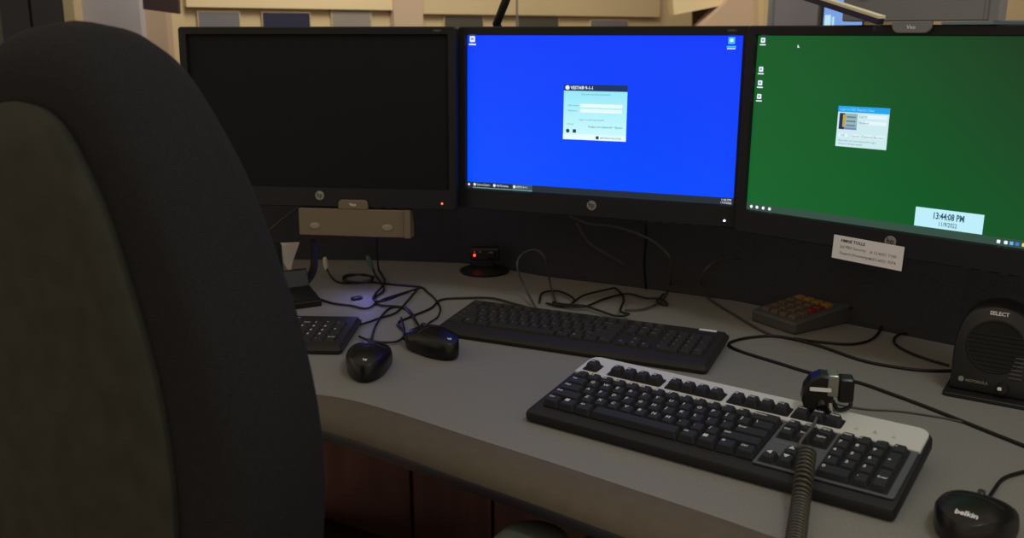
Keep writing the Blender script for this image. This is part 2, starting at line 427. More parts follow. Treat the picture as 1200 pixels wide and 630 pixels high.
# middle monitor: blue desktop
r2, b2 = make_monitor('middle', 'middle monitor showing a bright blue desktop and small login window', glow('white light', (220,225,255), 8))
def screen_mat(name, stops, emit, vert=False):
    m = bpy.data.materials.new(name); m.use_nodes = True; nt = m.node_tree; b = nt.nodes['Principled BSDF']
    b.inputs['Base Color'].default_value = (.008,.008,.008,1); b.inputs['Roughness'].default_value = .35; b.inputs['Specular IOR Level'].default_value = .3
    tc = nt.nodes.new('ShaderNodeTexCoord'); mp = nt.nodes.new('ShaderNodeSeparateXYZ'); rp = nt.nodes.new('ShaderNodeValToRGB')
    nt.links.new(tc.outputs['Generated'], mp.inputs[0])
    cb = nt.nodes.new('ShaderNodeMath'); cb.operation = 'ADD'; m1 = nt.nodes.new('ShaderNodeMath'); m1.operation = 'MULTIPLY'
    m2 = nt.nodes.new('ShaderNodeMath'); m2.operation = 'MULTIPLY'
    m1.inputs[1].default_value = vert[0]; m2.inputs[1].default_value = vert[1]
    nt.links.new(mp.outputs['X'], m1.inputs[0]); nt.links.new(mp.outputs['Z'], m2.inputs[0])
    nt.links.new(m1.outputs[0], cb.inputs[0]); nt.links.new(m2.outputs[0], cb.inputs[1]); nt.links.new(cb.outputs[0], rp.inputs['Fac'])
    el = rp.color_ramp.elements
    while len(el) < len(stops): el.new(.5)
    for e, (p, c) in zip(el, stops): e.position = p; e.color = lin(c)
    nt.links.new(rp.outputs['Color'], b.inputs['Emission Color']); b.inputs['Emission Strength'].default_value = emit
    return m
blue_s = screen_mat('blue wallpaper', [(0,(0,78,255)),(1,(0,56,250))], 1.0, (0.25,0.75))
scr = obj('screen', quad(bmesh.new(), -SW/2,-SH/2,SW/2,SH/2, Z(0)), blue_s, r2, T=b2, label='bright blue desktop screen')
TB = glow('dark taskbar', (34,44,52), 1.0)
bm = quad(bmesh.new(), -SW/2,-SH/2,SW/2,-SH/2+.0115, Z(1)); obj('taskbar', bm, TB, scr, T=b2)
W_, W2 = glow('white pixels', (235,245,255), 1.0), glow('grey green underline', (120,165,160), 1.0)
obj('start_button', loft(bmesh.new(), circ(-.2348,-.1275,.0022,10), [(0,Z(2)),(0,Z(2)+.0001)]), W_, scr, T=b2)
for k, s_ in enumerate(('Control Center', 'VESTA Admin', 'VESTA 9-1-1')):
    bm = bmesh.new(); u = -.2235+.0385*k
    if k == 2: quad(bm, -.2275+.0385*k, -.1330, -.1895+.0385*k, -.1225, Z(2)-.0001, 2)
    loft(bm, circ(u, -.1270, .0026, 10), [(0,Z(2)),(0,Z(2)+.0001)])
    text(s_, .0052, u+.004, -.1272, Z(2), 'LEFT', bm, sx=.78)
    quad(bm, -.2275+.0385*k, -.1332, -.1895+.0385*k, -.1318, Z(2), 1)
    obj('taskbar_item', bm, [W_, W2, glow('lit taskbar', (60,84,92), 1.0)], scr, T=b2)
bm = text('1:44 PM', .005, .2265, -.1262, Z(2), 'CENTER'); text('11/9/2022', .005, .2262, -.1310, Z(2), 'CENTER', bm, sx=.9)
obj('taskbar_clock', bm, W_, scr, T=b2)
# login window, upright trapezium of the photo is a plain rectangle on the screen
def rectm(x0, y0, x1, y1, z, m, name, par, T, extra=None):
    return obj(name, quad(bmesh.new(), x0, y0, x1, y1, z), m, par, T=T)
x0, x1, yb, yt = -.0570,.0544,-.0390,.0533
def grad(name, a, bcol):
    return screen_mat(name, [(0,a),(1,bcol)], 1.0, (0.0,1.0))
lw = rectm(x0, yb, x1, yt-.010, Z(2), grad('login window body', (205,252,255), (150,232,250)), 'login_window', scr, b2)
rectm(x0, yt-.0105, x1, yt, Z(3), glow('title bar navy', (24,50,96), 1.0), 'window_title_bar', scr, b2)
bm = bmesh.new(); loft(bm, circ(x0+.0065, yt-.0052, .0038, 14), [(0,Z(4)),(0,Z(4)+.0001)])
text('VESTA\u00ae 9-1-1', .0075, x0+.012, yt-.0055, Z(4), 'LEFT', bm, bold=.02, sx=.9)
obj('window_title', bm, W_, scr, T=b2)
bm = bmesh.new()
quad(bm, x0+.030, .0155, x1-.008, .0215, Z(3)); quad(bm, x0+.030, .0070, x1-.008, .0130, Z(3)); quad(bm, x0, yb, x1, yb+.009, Z(3))
obj('window_fields', bm, glow('white field', (232,255,255), 1.0), scr, T=b2)
gy = glow('grey screen text', (84,130,140), 1.0)
bm = bmesh.new()
text('Enter your user name and password', .0046, .0, .0375, Z(4), 'CENTER', bm, sx=.75)
text('User name:', .0042, x0+.008, .0185, Z(4), 'LEFT', bm); text('Password:', .0042, x0+.008, .0098, Z(4), 'LEFT', bm)
text('Log in to your last session', .0042, x0+.028, -.0050, Z(4), 'LEFT', bm)
text('Language', .0034, x0+.006, -.0125, Z(4), 'LEFT', bm); text('Forgot your password?  Options', .0046, x1-.006, -.0165, Z(4), 'RIGHT', bm, bold=.01)
text('MOTOROLA SOLUTIONS', .0040, .010, yb+.0042, Z(4), 'LEFT', bm, bold=.02, sx=.8)
obj('window_text', bm, gy, scr, T=b2)
dti = glow('dark teal icon', (30,64,80), 1.0)
for P_ in (circ(x0+.0085,-.0245,.0034,14), rrect(x0+.0175,-.0275,x0+.0235,-.0215,.0006,2), circ(.0045,yb+.0045,.003,14)):
    obj('window_icon', loft(bmesh.new(), P_, [(0,Z(4)),(0,Z(4)+.0001)]), dti, scr, T=b2)
def desk_icon(u, v, m, par, T, s=.0048, lab=True, name='desktop_icon'):
    bm = bmesh.new(); loft(bm, rrect(u-s*.8, v-s*.6, u+s*.8, v+s, .0008, 2), [(0,Z(2)),(0,Z(2)+.0001)])
    loft(bm, rrect(u-s*.4, v-s*.1, u+s*.4, v+s*.6, .0004, 2), [(0,Z(3)),(0,Z(3)+.0001)], mi=1)
    if lab: quad(bm, u-s*1.1, v-s*1.45, u+s*1.1, v-s*1.05, Z(2), 0)
    return obj(name, bm, m, par, T=T)
icw = [W_, glow('icon grey', (150,160,190), 1.0)]
desk_icon(-.2283,.1262, icw, scr, b2, .0062); desk_icon(.2205,.1250, [glow('cyan icon', (60,190,235), 1.0), W_], scr, b2, .0066)
bm = bmesh.new(); quad(bm, .214,.1130,.227,.1145, Z(2)); obj('desktop_icon', bm, W_, scr, T=b2)

# right monitor: green desktop
r3, b3 = make_monitor('right', 'right monitor showing a green desktop with a digital clock', glow('white light', (220,225,255), 8))
green_s = screen_mat('green wallpaper with angle falloff', [(0,(12,98,42)),(.45,(10,86,36)),(.75,(18,68,32)),(1,(12,38,20))], 1.0, (0.62,0.38))  # viewing-angle darkening of the panel is put into these gradient colours
scg = obj('screen', quad(bmesh.new(), -SW/2,-SH/2,SW/2,SH/2, Z(0)), green_s, r3, T=b3, label='green desktop screen')
rectm(-SW/2, -SH/2, SW/2, -SH/2+.0105, Z(1), glow('grey green taskbar', (52,78,66), 1.0), 'taskbar', scg, b3)
for v in (.1262,.0830,.0625,.0420): desk_icon(-.229, v, icw, scg, b3, .0046)
bm = bmesh.new(); v = [bm.verts.new(p) for p in ((-.1705,.1215,Z(3)),(-.1675,.1165,Z(3)),(-.171,.1170,Z(3)))]; bm.faces.new(v)
obj('mouse_pointer', bm, W_, scg, T=b3)
x0, x1, yb, yt = -.0985,-.0225,-.0224,.0356
gw = rectm(x0, yb, x1, yt, Z(2), glow('pale grey window', (205,235,240), 1.0), 'login_window', scg, b3)
rectm(x0, yt-.0085, x1, yt, Z(3), glow('sky blue title bar', (30,165,240), 1.0), 'window_title_bar', scg, b3)
bm = bmesh.new(); quad(bm, x0+.003, .0025, x0+.030, yt-.010, Z(3), 0); quad(bm, x0+.003, .0025, x0+.011, yt-.010, Z(4), 1)
quad(bm, x0+.0085, .006, x0+.0125, yt-.012, Z(5), 2)
for k in range(3): quad(bm, x0+.0140, .0075+.006*k, x0+.028, .0095+.006*k, Z(5), 3)
quad(bm, x0+.011, .0025, x0+.030, .0055, Z(4), 4)
obj('window_picture', bm, [glow('grey picture', (150,180,185),1), glow('navy picture', (40,40,84),1), glow('gold picture', (190,165,60),1), glow('teal picture', (90,130,140),1), glow('lilac picture',(130,130,190),1)], scg, T=b3)
bm = bmesh.new(); quad(bm, x0+.042, .0195, x1-.003, .0245, Z(3)); quad(bm, x0+.042, .0110, x1-.003, .0160, Z(3))
for k in range(4): quad(bm, x0+.003+.0185*k, -.0085, x0+.017+.0185*k, -.0035, Z(3))
obj('window_fields', bm, glow('near white field', (228,246,250), 1.0), scg, T=b3)
bm = bmesh.new()
text('Login to CAD Dispatch Client', .0052, x0+.003, yt-.0044, Z(4), 'LEFT', bm, mi=1, sx=.8)
text('User ID', .0046, x0+.033, .0215, Z(4), 'LEFT', bm, sx=.8); text('Password', .0046, x0+.033, .0130, Z(4), 'LEFT', bm, sx=.8)
for k, s in enumerate(('OK','Cancel','Options','Servers...')): text(s, .0048, x0+.010+.0185*k, -.0062, Z(4), 'CENTER', bm)
text('Please enter a user name and password to log in', .0036, x0+.004, -.0135, Z(4), 'LEFT', bm, sx=.8); text('Version 5.0  All rights reserved', .0036, x0+.004, -.0180, Z(4), 'LEFT', bm, sx=.8)
obj('window_text', bm, [glow('grey screen text 2', (100,126,130), 1.0), glow('light blue text', (150,220,255), 1.0)], scg, T=b3)
ck = rectm(.0277, -.1228, .1185, -.0963, Z(2), glow('clock window', (190,238,250), 1.0), 'clock_window', scg, b3)
bm = bmesh.new(); text('13:44:08 PM', .0125, .0730, -.1058, Z(4), 'CENTER', bm, bold=.028, sx=.68); text('11/9/2022', .0086, .0730, -.1165, Z(4), 'CENTER', bm, bold=.01, sx=.72)
obj('clock_digits', bm, glow('clock ink', (40,84,104), 1.0), scg, T=b3)
for u in (-.2295,-.2195,-.2085,-.1975): obj('taskbar_item', loft(bmesh.new(), circ(u,-.1285,.0026,8), [(0,Z(2)),(0,Z(2)+.0001)]), W_, scg, T=b3)
tc_ = [W_, W_, glow('sky tray icon', (110,180,240), 1.0), glow('blue tray icon', (60,120,220), 1.0), glow('yellow tray icon', (220,220,120), 1.0), W_, W_, W_]
for u, m_ in zip((.140,.149,.156,.163,.171,.180,.189,.198), tc_): obj('tray_icon', loft(bmesh.new(), rrect(u-.0022,-.131,u+.0022,-.1265,.0006,2), [(0,Z(2)),(0,Z(2)+.0001)]), m_, scg, T=b3)
obj('taskbar_clock', text('1:44 PM', .005, .222, -.1285, Z(2), 'CENTER'), W_, scg, T=b3)

# paper note stuck below the right screen
NW = MW['right'] @ Matrix.Translation((-.031,-.1695,.0076)) @ Matrix.Rotation(math.radians(-1.5),4,'Z')
note = thing('paper_note', 'small white paper note with phone numbers on the right monitor bezel', 'note', NW.translation, 0)
NI = Matrix.Translation(-NW.translation) @ NW
obj('sheet', L(rrect(-.0525,-.0175,.0525,.0175,.0006,2), [(0,0),(0,.0004)]), paper, note, T=NI)
bm = bmesh.new(); text('HMNE TOLLS', .0062, -.041,.0105,.0005,'LEFT',bm,bold=.03)
text('Jail PBX Security', .0058, -.041,.0015,.0005,'LEFT',bm); text('Dispatch (Nonemergency)', .0058, -.041,-.0080,.0005,'LEFT',bm,sx=.85)
text('# 12-6021 7100', .0060, .043,.0010,.0005,'RIGHT',bm); text('# 12-6021 7074', .0060, .043,-.0085,.0005,'RIGHT',bm)
obj('printed_text', bm, ink, note, T=NI)

# sensor bars clipped to the monitors
def sensor_bar(key, u0, u1, v0, v1, tu0, tu1, tv0, tv1, m, label):
    W = MW[key]; c = W @ Vector(((u0+u1)/2, (v0+v1)/2, 0))
    r = thing('light_bar', label, 'bar', c, math.radians(MON[key][2]), 'grey metal bars clipped to the monitors')
    T = (Matrix.Translation(c) @ Matrix.Rotation(math.radians(MON[key][2]),4,'Z')).inverted() @ W
    obj('bar_body', L(rrect(u0, v0, u1, v1, .002, 3), [(.001,-.016),(0,-.015),(0,.010),(.001,.011)]), m, r, T=T)
    down = tv0 < v0; down_ = not down
    R = [.010,0,0,.010] if down else [0,.008,.008,0]
    P = rrect(tu0, tv0, tu1, tv1, R, 5)
    tb = obj('clip_tab', L(P, [(0,.0065),(0,.0105),(.0012,.0115)]), m, r, T=T)
    obj('tab_lettering', text('Veo', .0075, (tu0+tu1)/2, (tv0+tv1)/2, .0118, bold=.02), white, tb, T=T)
    for u in (u0+.030, u1-.042):
        bm = L(circ(u, (v0+v1)/2+(-.007 if down_ else .010), .010, 20, .0065), [(0,.0105),(.001,.0125),(.004,.0130)])
        obj('lens', bm, mat('frosted lens',(150,138,118),.35), r, T=T, smooth=40)
    e = bmesh.new(); box(e, u1-.016, v0+.001, .0105, u1-.013, v1-.001, .0122); box(e, u1-.010, v0-.0006, -.0158, u1+.0008, v1+.0006, .0125)
    obj('end_cap', e, m, r, T=T)
sensor_bar('left', -.0395,.1685,-.2220,-.1728, .036,.091,-.1725,-.1555, barm, 'taupe metal bar clipped under the left black-screen monitor')
sensor_bar('right', -.0985,.1090,.1535,.2030, -.0262,.0275,.1375,.1530, barm2, 'grey metal bar clipped on top of the right green-screen monitor')

# slanting flat lamp arm over the right monitor
a, b_ = at_depth(1033, 22, 1.25), at_depth(852, -36, 1.62)
d = (b_-a); ln = d.length; d.normalize()
r = thing('lamp_arm', 'flat dark bar with pale top edge slanting down over the right monitor', 'lamp', a, 0)
side = Vector((0,0,1)).cross(d).normalized(); upv = d.cross(side).normalized()
T = Matrix((( d.x,side.x,upv.x,0),(d.y,side.y,upv.y,0),(d.z,side.z,upv.z,0),(0,0,0,1)))
obj('arm_body', B(0,-.005,-.0075,ln,.005,.0), mat('dark violet metal',(34,28,38),.4), r, T=T, bevel=.001)
obj('top_strip', B(-.0005,-.0055,.0,ln,.0055,.004), mat('pale strip',(240,235,195),.5), r, T=T, bevel=.0006)
obj('end_clip', B(.001,-.004,-.016,.008,.004,-.010), blackp, r, T=T)
post = b_-a
obj('post', tube([post, post+Vector((-.25,.12,.12)), post+Vector((-.25,.13,1.2))], .009, smooth=False), blackp, r)

# black slanted pole between left and middle monitors
a = at_depth(603,-25,1.86); b_ = at_depth(582,28,1.86); c_ = Vector((b_.x+.03, 1.93, DZ+.45))
t = thing('gooseneck_pole', 'black slanted pole rising behind the gap between left and middle monitors', 'pole', (c_.x, 1.86, DZ))
t.location = (c_.x, 1.975, DZ+.415); rel = lambda p: p-Vector((c_.x,1.975,DZ+.415))
obj('pole', tube([Vector((0,0,.012)), Vector((0,-.03,.02)), rel(b_), rel(a), rel(a)+(rel(a)-rel(b_))*1.5], .0080, n=14, smooth=False), mat('matt black metal',(18,14,18),.5), t, smooth=180)
obj('clamp', B(-.03,-.03,.0005,.03,.05,.02), blackp, t, bevel=.003)

# ---------------------------------------------------------------- keyboards
U = .019
def key_list():
    K = []
    def row(y, x, items, hgt=1):
        for it in items:
            s, w = (it if isinstance(it, tuple) else (it, 1))
            if s is not None: K.append((s, x, y, w, hgt))
            x += w
    row(4, 0, ['`']+list('1234567890-=')+[('Backspace',2)])
    row(3, 0, [('Tab',1.5)]+list('QWERTYUIOP[]')+[('\\',1.5)])
    row(2, 0, [('Caps',1.75)]+list("ASDFGHJKL;'")+[('Enter',2.25)])
    row(1, 0, [('Shift',2.25)]+list('ZXCVBNM,./')+[('Shift',2.75)])
    row(0, 0, [('Ctrl',1.25),('\u25a0',1.25),('Alt',1.25),('',6.25),('Alt',1.25),('\u25a0',1.25),('\u2261',1.25),('Ctrl',1.25)])
    FY = 5.55
    row(FY, 0, ['Esc']); 
    for g in range(3): row(FY, 2+4.5*g, ['F%d' % (i+1+4*g) for i in range(4)])
    nx = 15.3
    row(FY, nx, ['PrtSc','ScrLk','Pause'])
    row(4, nx, ['Ins','Home','PgUp']); row(3, nx, ['Del','End','PgDn'])
    row(1, nx+1, ['\u25b2']); row(0, nx, ['\u25c4','\u25bc','\u25ba'])
    px = 18.6
    row(4, px, ['Num','/','*','-']); row(3, px, ['7','8','9']); row(2, px, ['4','5','6']); row(1, px, ['1','2','3']); row(0, px, [('0',2),'.'])
    K.append(('+', px+3, 2, 1, 2)); K.append(('Enter', px+3, 0, 1, 2))
    return K
def cap_mesh(w, h, ht, taper, s, km, lm, lsize):
    bm = bmesh.new(); x1, y1 = w*U-.0006, h*U-.0006; g = .0006
    t = taper
    P0 = rrect(g, g, x1, y1, .0012, 2); P1 = rrect(g+t, g+t*.8, x1-t, y1-t*.5, .0018, 2)
    n = len(P0)
    V = [[bm.verts.new((x, y, z)) for x, y in P] for P, z in ((P0,0),(P1,ht-.0008),(inset(P1,.0007),ht))]
    for a, b in zip(V, V[1:]):
        for i in range(n): bm.faces.new((a[i], a[(i+1) % n], b[(i+1) % n], b[i]))
    bm.faces.new(V[-1])
    if s and lm:
        sz = lsize*(1.0 if len(s) == 1 else .62)
        text(s, sz, g+t+.0012, y1-t*.5-.0042 if h < 1.5 else y1*.5, ht+.00012, 'LEFT', bm, mi=1, bold=.025, sx=1.0 if len(s) < 6 else .8)
    return bm
def keyboard(label, loc, yaw, tilt, style, group=None):
    D = {'A': .173, 'B': .150, 'C': .158}[style]; Wd = .457
    r = thing('keyboard', label, 'keyboard', loc, math.radians(yaw), 'keyboards on the desk')
    TL = Matrix.Rotation(math.radians(tilt), 4, 'X')
    if style == 'A':
        mx, my, zb, ht, tp, km, lm, ls = .0135, .0212, .0165, .0088, .0026, keym, legend, .0075
        body = L(rrect(0,0,Wd,D,(.006,.016,.016,.006),5), [(.004,0),(0,.003),(0,.013),(.002,.0165),(.004,.0172)], f=lambda x,y,z: (x, y, z if y > .02 or z < .01 else z-.003*(1-y/.02)))
        obj('body', body, kbody, r, T=TL, smooth=30)
        bm = bmesh.new(); yb = my+5*U+.0015
        P = rrect(.004, yb, Wd-.004, D-.003, (.001,.014,.014,.001), 5)
        loft(bm, P, [(0,.0165),(0,.0195),(.001,.0205)])
        pn = obj('silver_panel', bm, silver, r, T=TL, label='silver strip along the back of the keyboard')
        bm = bmesh.new()
        fy = my+5.55*U
        for a, w in ((0,1),(2,4),(6.5,4),(11,4),(15.3,3)): loft(bm, rrect(mx+a*U-.002, fy-.002, mx+(a+w)*U+.002, fy+U+.0015, .003, 3), [(0,.0204),(0,.0209)])
        obj('key_well', bm, kbody, pn, T=TL)
        bm = bmesh.new()
        for k in range(3): text('%s' % 'iAi'[k], .004, mx+(19.2+1.1*k)*U, fy+.010, .0212, bm=bm, bold=.01); quad(bm, mx+(19.1+1.1*k)*U, fy+.006, mx+(19.35+1.1*k)*U, fy+.0066, .0212)
        obj('lock_light_marks', bm, greyp, pn, T=TL)
        bm = bmesh.new()
        loft(bm, rrect(mx+15*U+.0005, my-.0045, Wd-.0055, my+5*U+.001, (.004,.001,.001,.001), 3), [(0,.0165),(0,.0178),(.0006,.0184)])
        sr = obj('key_surround', bm, ledgrey2, r, T=TL, label='grey deck around the arrow keys and number pad')
        for a, b_, c, d in ((15.3,3,18.3,5),(16.3,1,17.3,2),(15.3,0,18.3,1),(18.6,0,22.6,5)):
            obj('key_well', L(rrect(mx+a*U-.0012, my+b_*U-.0012, mx+c*U+.0012, my+d*U+.0004, .0015, 2), [(0,.0183),(0,.0187)]), kbody, sr, T=TL)
        obj('badge', L(rrect(mx+15.35*U, my+2.38*U, mx+17.5*U, my+2.62*U, .0006, 2), [(0,.0183),(0,.0187)]), greyp, sr, T=TL, label='pale grey name strip')
    else:
        mx, my = .0135, (.030 if style == 'B' else .018)
        zb, ht, tp, km = .0125, .006 if style == 'B' else .0045, .002, keym2
        lm, ls = (legend2, .006) if style == 'B' else (legend, .0085)
        body = L(rrect(0,0,Wd,D,.008,4), [(.003,0),(0,.002),(-.001,.0055),(-.001,.007),(.002,.0085),(.005,.0130),(.007,.0134)])
        obj('body', body, kbody2, r, T=TL, smooth=30)
        sy = (D-my-.016)/(6*U)
        if style == 'B':
            obj('white_sticker', B(Wd-.047, D-.012, .0135, Wd-.019, D-.0055, .0140), white, r, T=TL, label='small white sticker')
    fy_cut = 0
    fyscale = (1 if style == 'A' else .985*(D-my-.012)/(6.55*U))
    cache = {}; ty = mx
    for s, kx, ky, w, h in key_list():
        yy = ky if style == 'A' else min(ky, 5.25)
        bm = cap_mesh(w, h, ht, tp, s, km, lm, ls)
        if style != 'A': bm.transform(Matrix.Diagonal((1, fyscale, 1, 1)))
        zz = zb+(.004 if style == 'A' and ky > 5 else 0)
        me_T = TL @ Matrix.Translation((mx+kx*U, my+yy*U*fyscale, zz))
        o = obj('key', bm, [km, lm], r)
        o.matrix_local = me_T
        if s == '' : o['label'] = 'long space bar'
    if style == 'C':
        bm = bmesh.new()
    if tilt > 1:
        for x in (.03, Wd-.06):
            z = D*math.sin(math.radians(tilt))
            obj('foot', B(x, D*.9-.006, .0002, x+.03, D*.9, z*.9+.002), kbody, r)
    return r
keyboard('black keyboard with a silver strip along its back, nearest and largest', (.0163,1.1453,DZ), -35.42, 7.75, 'A')
keyboard('slim all-black keyboard lying behind the silver and black keyboard', (-.1307,1.5064,DZ), -24.96, 4.3, 'B')
keyboard('all-black keyboard at the left, mostly hidden by the chair except its number pad', (-.264-.457,1.428,DZ), -3, 1.2, 'C')

# ---------------------------------------------------------------- mice
def mouse(label, loc, yaw, cable_pts, s=1.0, logo='hp', w=.032, l=.060, h=.038, name='computer_mouse'):
    r = thing(name, label, 'mouse', loc, math.radians(yaw), 'black mice on the desk')
    inv = (Matrix.Translation(loc) @ Matrix.Rotation(math.radians(yaw),4,'Z')).inverted()
    def pt(th, k):
        c, sn = math.cos(th), math.sin(th); e = .62 if sn > 0 else .95
        x = math.copysign(abs(c)**e, c)*w; y = math.copysign(abs(sn)**(e if sn < 0 else .8), sn)*l
        x *= (1.0+.20*(y/l) if y < 0 else 1.0+.13*math.sin(PI*min(1,y/l/.9)))
        return x*k, y*k
    def surf(x, y):
        q = max(0, 1-(abs(x)/(w*1.12))**2.6); p = max(0, 1-(abs(y+.006)/(l*1.13))**2.4)
        return .006+(h-.006)*(q**.45)*(p**.5)
    bm = bmesh.new(); N = 36; R = []
    for k, z in ((.93,.0015),(.985,.004),(1.0,.009)): R.append([bm.verts.new((*pt(2*PI*i/N, k), z)) for i in range(N)])
    for k in (.985,.95,.90,.82,.7,.55,.38,.2):
        ring = []
        for i in range(N):
            x, y = pt(2*PI*i/N, k); ring.append(bm.verts.new((x, y, surf(x, y))))
        R.append(ring)
    for a, b in zip(R, R[1:]):
        for i in range(N): bm.faces.new((a[i], a[(i+1) % N], b[(i+1) % N], b[i]))
    c = bm.verts.new((0,0,surf(0,0)))
    for i in range(N): bm.faces.new((R[-1][i], R[-1][(i+1) % N], c))
    bm.faces.new(R[0][::-1])
    obj('shell', bm, glossb, r, smooth=180)
    # button seams as thin dark raised strips, wheel
    sb = bmesh.new(); tube([(0, y, surf(0, y)+.0001) for y in [l*.97-.006*i for i in range(8)]], .0006, 6, sb)
    tube([(x, l*.16-abs(x)*.15, surf(x, l*.16-abs(x)*.15)) for x in [-.026+.004*i for i in range(14)]], .0005, 6, sb)
    obj('button_seam', sb, rubber, r)
    wh = lathe([(.0,-.003),(.0075,-.003),(.0085,0),(.0075,.003),(0,.003)], 20)
    yw_ = l*.55
    obj('scroll_wheel', wh, rubber, r, T=Matrix.Translation((0,yw_,surf(0,yw_)-.004)) @ Matrix.Rotation(PI/2,4,'Y'), smooth=40)
    # lettering following the back of the shell
    tb = text(logo, .0062 if len(logo) < 4 else .0088, 0, -l*(.80 if len(logo) < 4 else .70), 0, bold=.03)
    for v in tb.verts: v.co.z = surf(v.co.x, v.co.y)+.0006
    obj('logo_lettering', tb, white, r)
    if cable_pts:
        P = [Vector((0, l*.93, .010))]+[inv @ p for p in cable_pts]
        Q = [Vector((p.x, p.y, max(p.z, .0024))) for p in catmull(P, 8)]
        obj('cable', tube(Q, .0021, 8, smooth=False), cabm, r, smooth=180)
    return r
CZ = .0026
od = lambda L_, z=CZ: [on_desk(x, y, z) for x, y in L_]
mouse('black mouse lying alone between number pad keyboard and the other mouse, left one', Vector((-.213,1.338,DZ)), 4,
      od([(437,390),(445,373),(457,361),(472,360),(484,371)])+[on_desk(492,384,.010)])
mouse('black mouse touching the left end of the slim keyboard', Vector((-.122,1.425,DZ)), 34,
      od([(481,398),(473,396),(474,389),(466,379),(481,371),(505,361),(517,351),(543,349)])+[on_desk(575,349,.004),on_desk(600,355,.004),on_desk(622,361,.004)])
mouse('black rounded mouse lettered belkin at the bottom right corner', Vector((.4585,.862,DZ)), -38,
      od([(1166,572),(1175,561),(1190,555),(1215,550),(1260,548)]), w=.036, l=.047, h=.038, logo='belkin')

# ---------------------------------------------------------------- cables lying about
def cable(label, P, r=.0020, m=cabm, part=None, group='loose black cables on the desk'):
    c = P[0].copy(); c.z = max(min(p.z for p in P)-r, DZ)
    t = thing('cable', label, 'cable', c, 0)
    Q = [Vector((p.x, p.y, max(p.z, DZ+r+.0003))) for p in catmull(P, 8)]
    obj('cord', tube([p-c for p in Q], r, 8, smooth=False), m, t, smooth=180)
    return t, c
def plug(t, c, p, d, m, label, L_=.022, r=.005):
    d = Vector(d).normalized(); q = Vector((0,0,1)).rotation_difference(d).to_matrix().to_4x4()
    obj('plug', lathe([(r*.6,-.006),(r*.8,0),(r,.002),(r,L_*.7),(r*.7,L_)], 14), m, t, T=Matrix.Translation(p-c) @ q, smooth=40, label=label)
t, c = cable('black cable with a cream plug beside the black cradle', [on_desk(383,315,.016)]+od([(389,325),(400,331),(430,330),(460,333),(492,336),(500,341)]))
plug(t, c, on_desk(382,313,.018), (-.2,.6,.8), creamp, 'cream plug')
t, c = cable('black cable with a green plug under the taupe bar', [on_desk(436,312,.018)]+od([(440,322),(446,330),(450,340),(440,348),(446,357),(474,360),(486,371)], .004))
plug(t, c, on_desk(435,311,.02), (-.4,.3,.9), greenp, 'green plug')
t, c = cable('black cable hanging from the left monitor down onto the desk', [at_depth(441,277,1.80), at_depth(442,296,1.83), on_desk(444,316,.004), on_desk(451,330,.0065), on_desk(440,344,.008), on_desk(438,351,.008), on_desk(452,352,.008), on_desk(480,341,.008), on_desk(494,337,.008)])
t, c = cable('thin black cable curving from beside the cradle past the blue light', od([(374,350),(390,355),(412,358),(430,361),(446,352),(463,346),(480,341)], .003))
t, c = cable('black cable from the number pad keyboard toward the two mice', od([(422,380),(432,377),(446,372),(464,366),(478,352),(490,337)], .003))
t, c = cable('thin black cable lying straight between the mice behind keyboard numbers', od([(421,394),(434,399),(452,401),(467,399),(474,390),(470,372)], .005))
bm_pts = []
for k in range(26):
    a_ = 2*PI*k/9; bm_pts.append(on_desk(420+17*math.cos(a_)+1.5*math.sin(k), 326+4.5*math.sin(a_)+.8*math.cos(k*1.7), .004+.0006*k))
t, c = cable('coiled bundle of black cable under the taupe bar', bm_pts)
t, c = cable('thin dark cable running to the left end of the slim keyboard', od([(500,341),(509,349),(516,360),(513,371),(503,378),(497,384)], .003), r=.0016)
# behind the middle keyboard
t, c = cable('black cable with painted glint arching below the middle monitor to the desk', [at_depth(667,253,1.70),at_depth(690,262,1.68),at_depth(723,266,1.66),at_depth(757,278,1.64),at_depth(777,292,1.64),at_depth(787,308,1.65)]+[on_desk(784,337,.004),on_desk(776,351,.004),on_desk(757,361,.004),on_desk(733,363,.004)], m=cab_glint)
t, c = cable('black cable standing in a tall loop behind the slim keyboard', [on_desk(628,361,.006), on_desk(616,338,.02), at_depth(606,312,1.72), at_depth(613,297,1.74), at_depth(629,293,1.75), at_depth(640,306,1.74), on_desk(645,333,.012), on_desk(652,356,.006)], m=cab_glint)
f8 = [(632,354),(636,343),(655,341),(673,351),(660,359),(640,355),(660,358),(685,359),(708,350),(735,344),(757,349),(775,350),(782,357),(770,353),(778,344)]
cable('black cable tangled in loops behind the slim keyboard', [on_desk(x, y, .0035+.0013*(i % 4)) for i, (x, y) in enumerate(f8)])
f9 = [(668,357),(684,346),(712,339),(722,338),(731,350),(727,364),(737,368),(722,370),(700,363),(684,358),(660,356),(648,354)]
cable('black cable with a kinked loop beside the tangled one', [on_desk(x, y, .0055+.0013*((i+1) % 4)) for i, (x, y) in enumerate(f9)])
cable('short black cable hanging straight below the middle monitor', [at_depth(756,262,1.68),at_depth(757,280,1.70),at_depth(755,308,1.76),on_desk(757,338,.004)], r=.0024)
cable('short grey cable painting a slanting glint under the blue screen', [at_depth(676,262,1.74),at_depth(690,284,1.76),at_depth(715,300,1.78),at_depth(735,312,1.80)], r=.0026, m=cabg)  # light glint drawn as a pale cord
cable('black cable curving up between middle and right monitors', [at_depth(868,303,1.68),at_depth(855,303,1.66),at_depth(838,307,1.63),at_depth(825,319,1.62),on_desk(822,337,.006),on_desk(833,351,.003),on_desk(860,368,.003),on_desk(887,384,.003),on_desk(906,393,.003)], m=cab_glint)
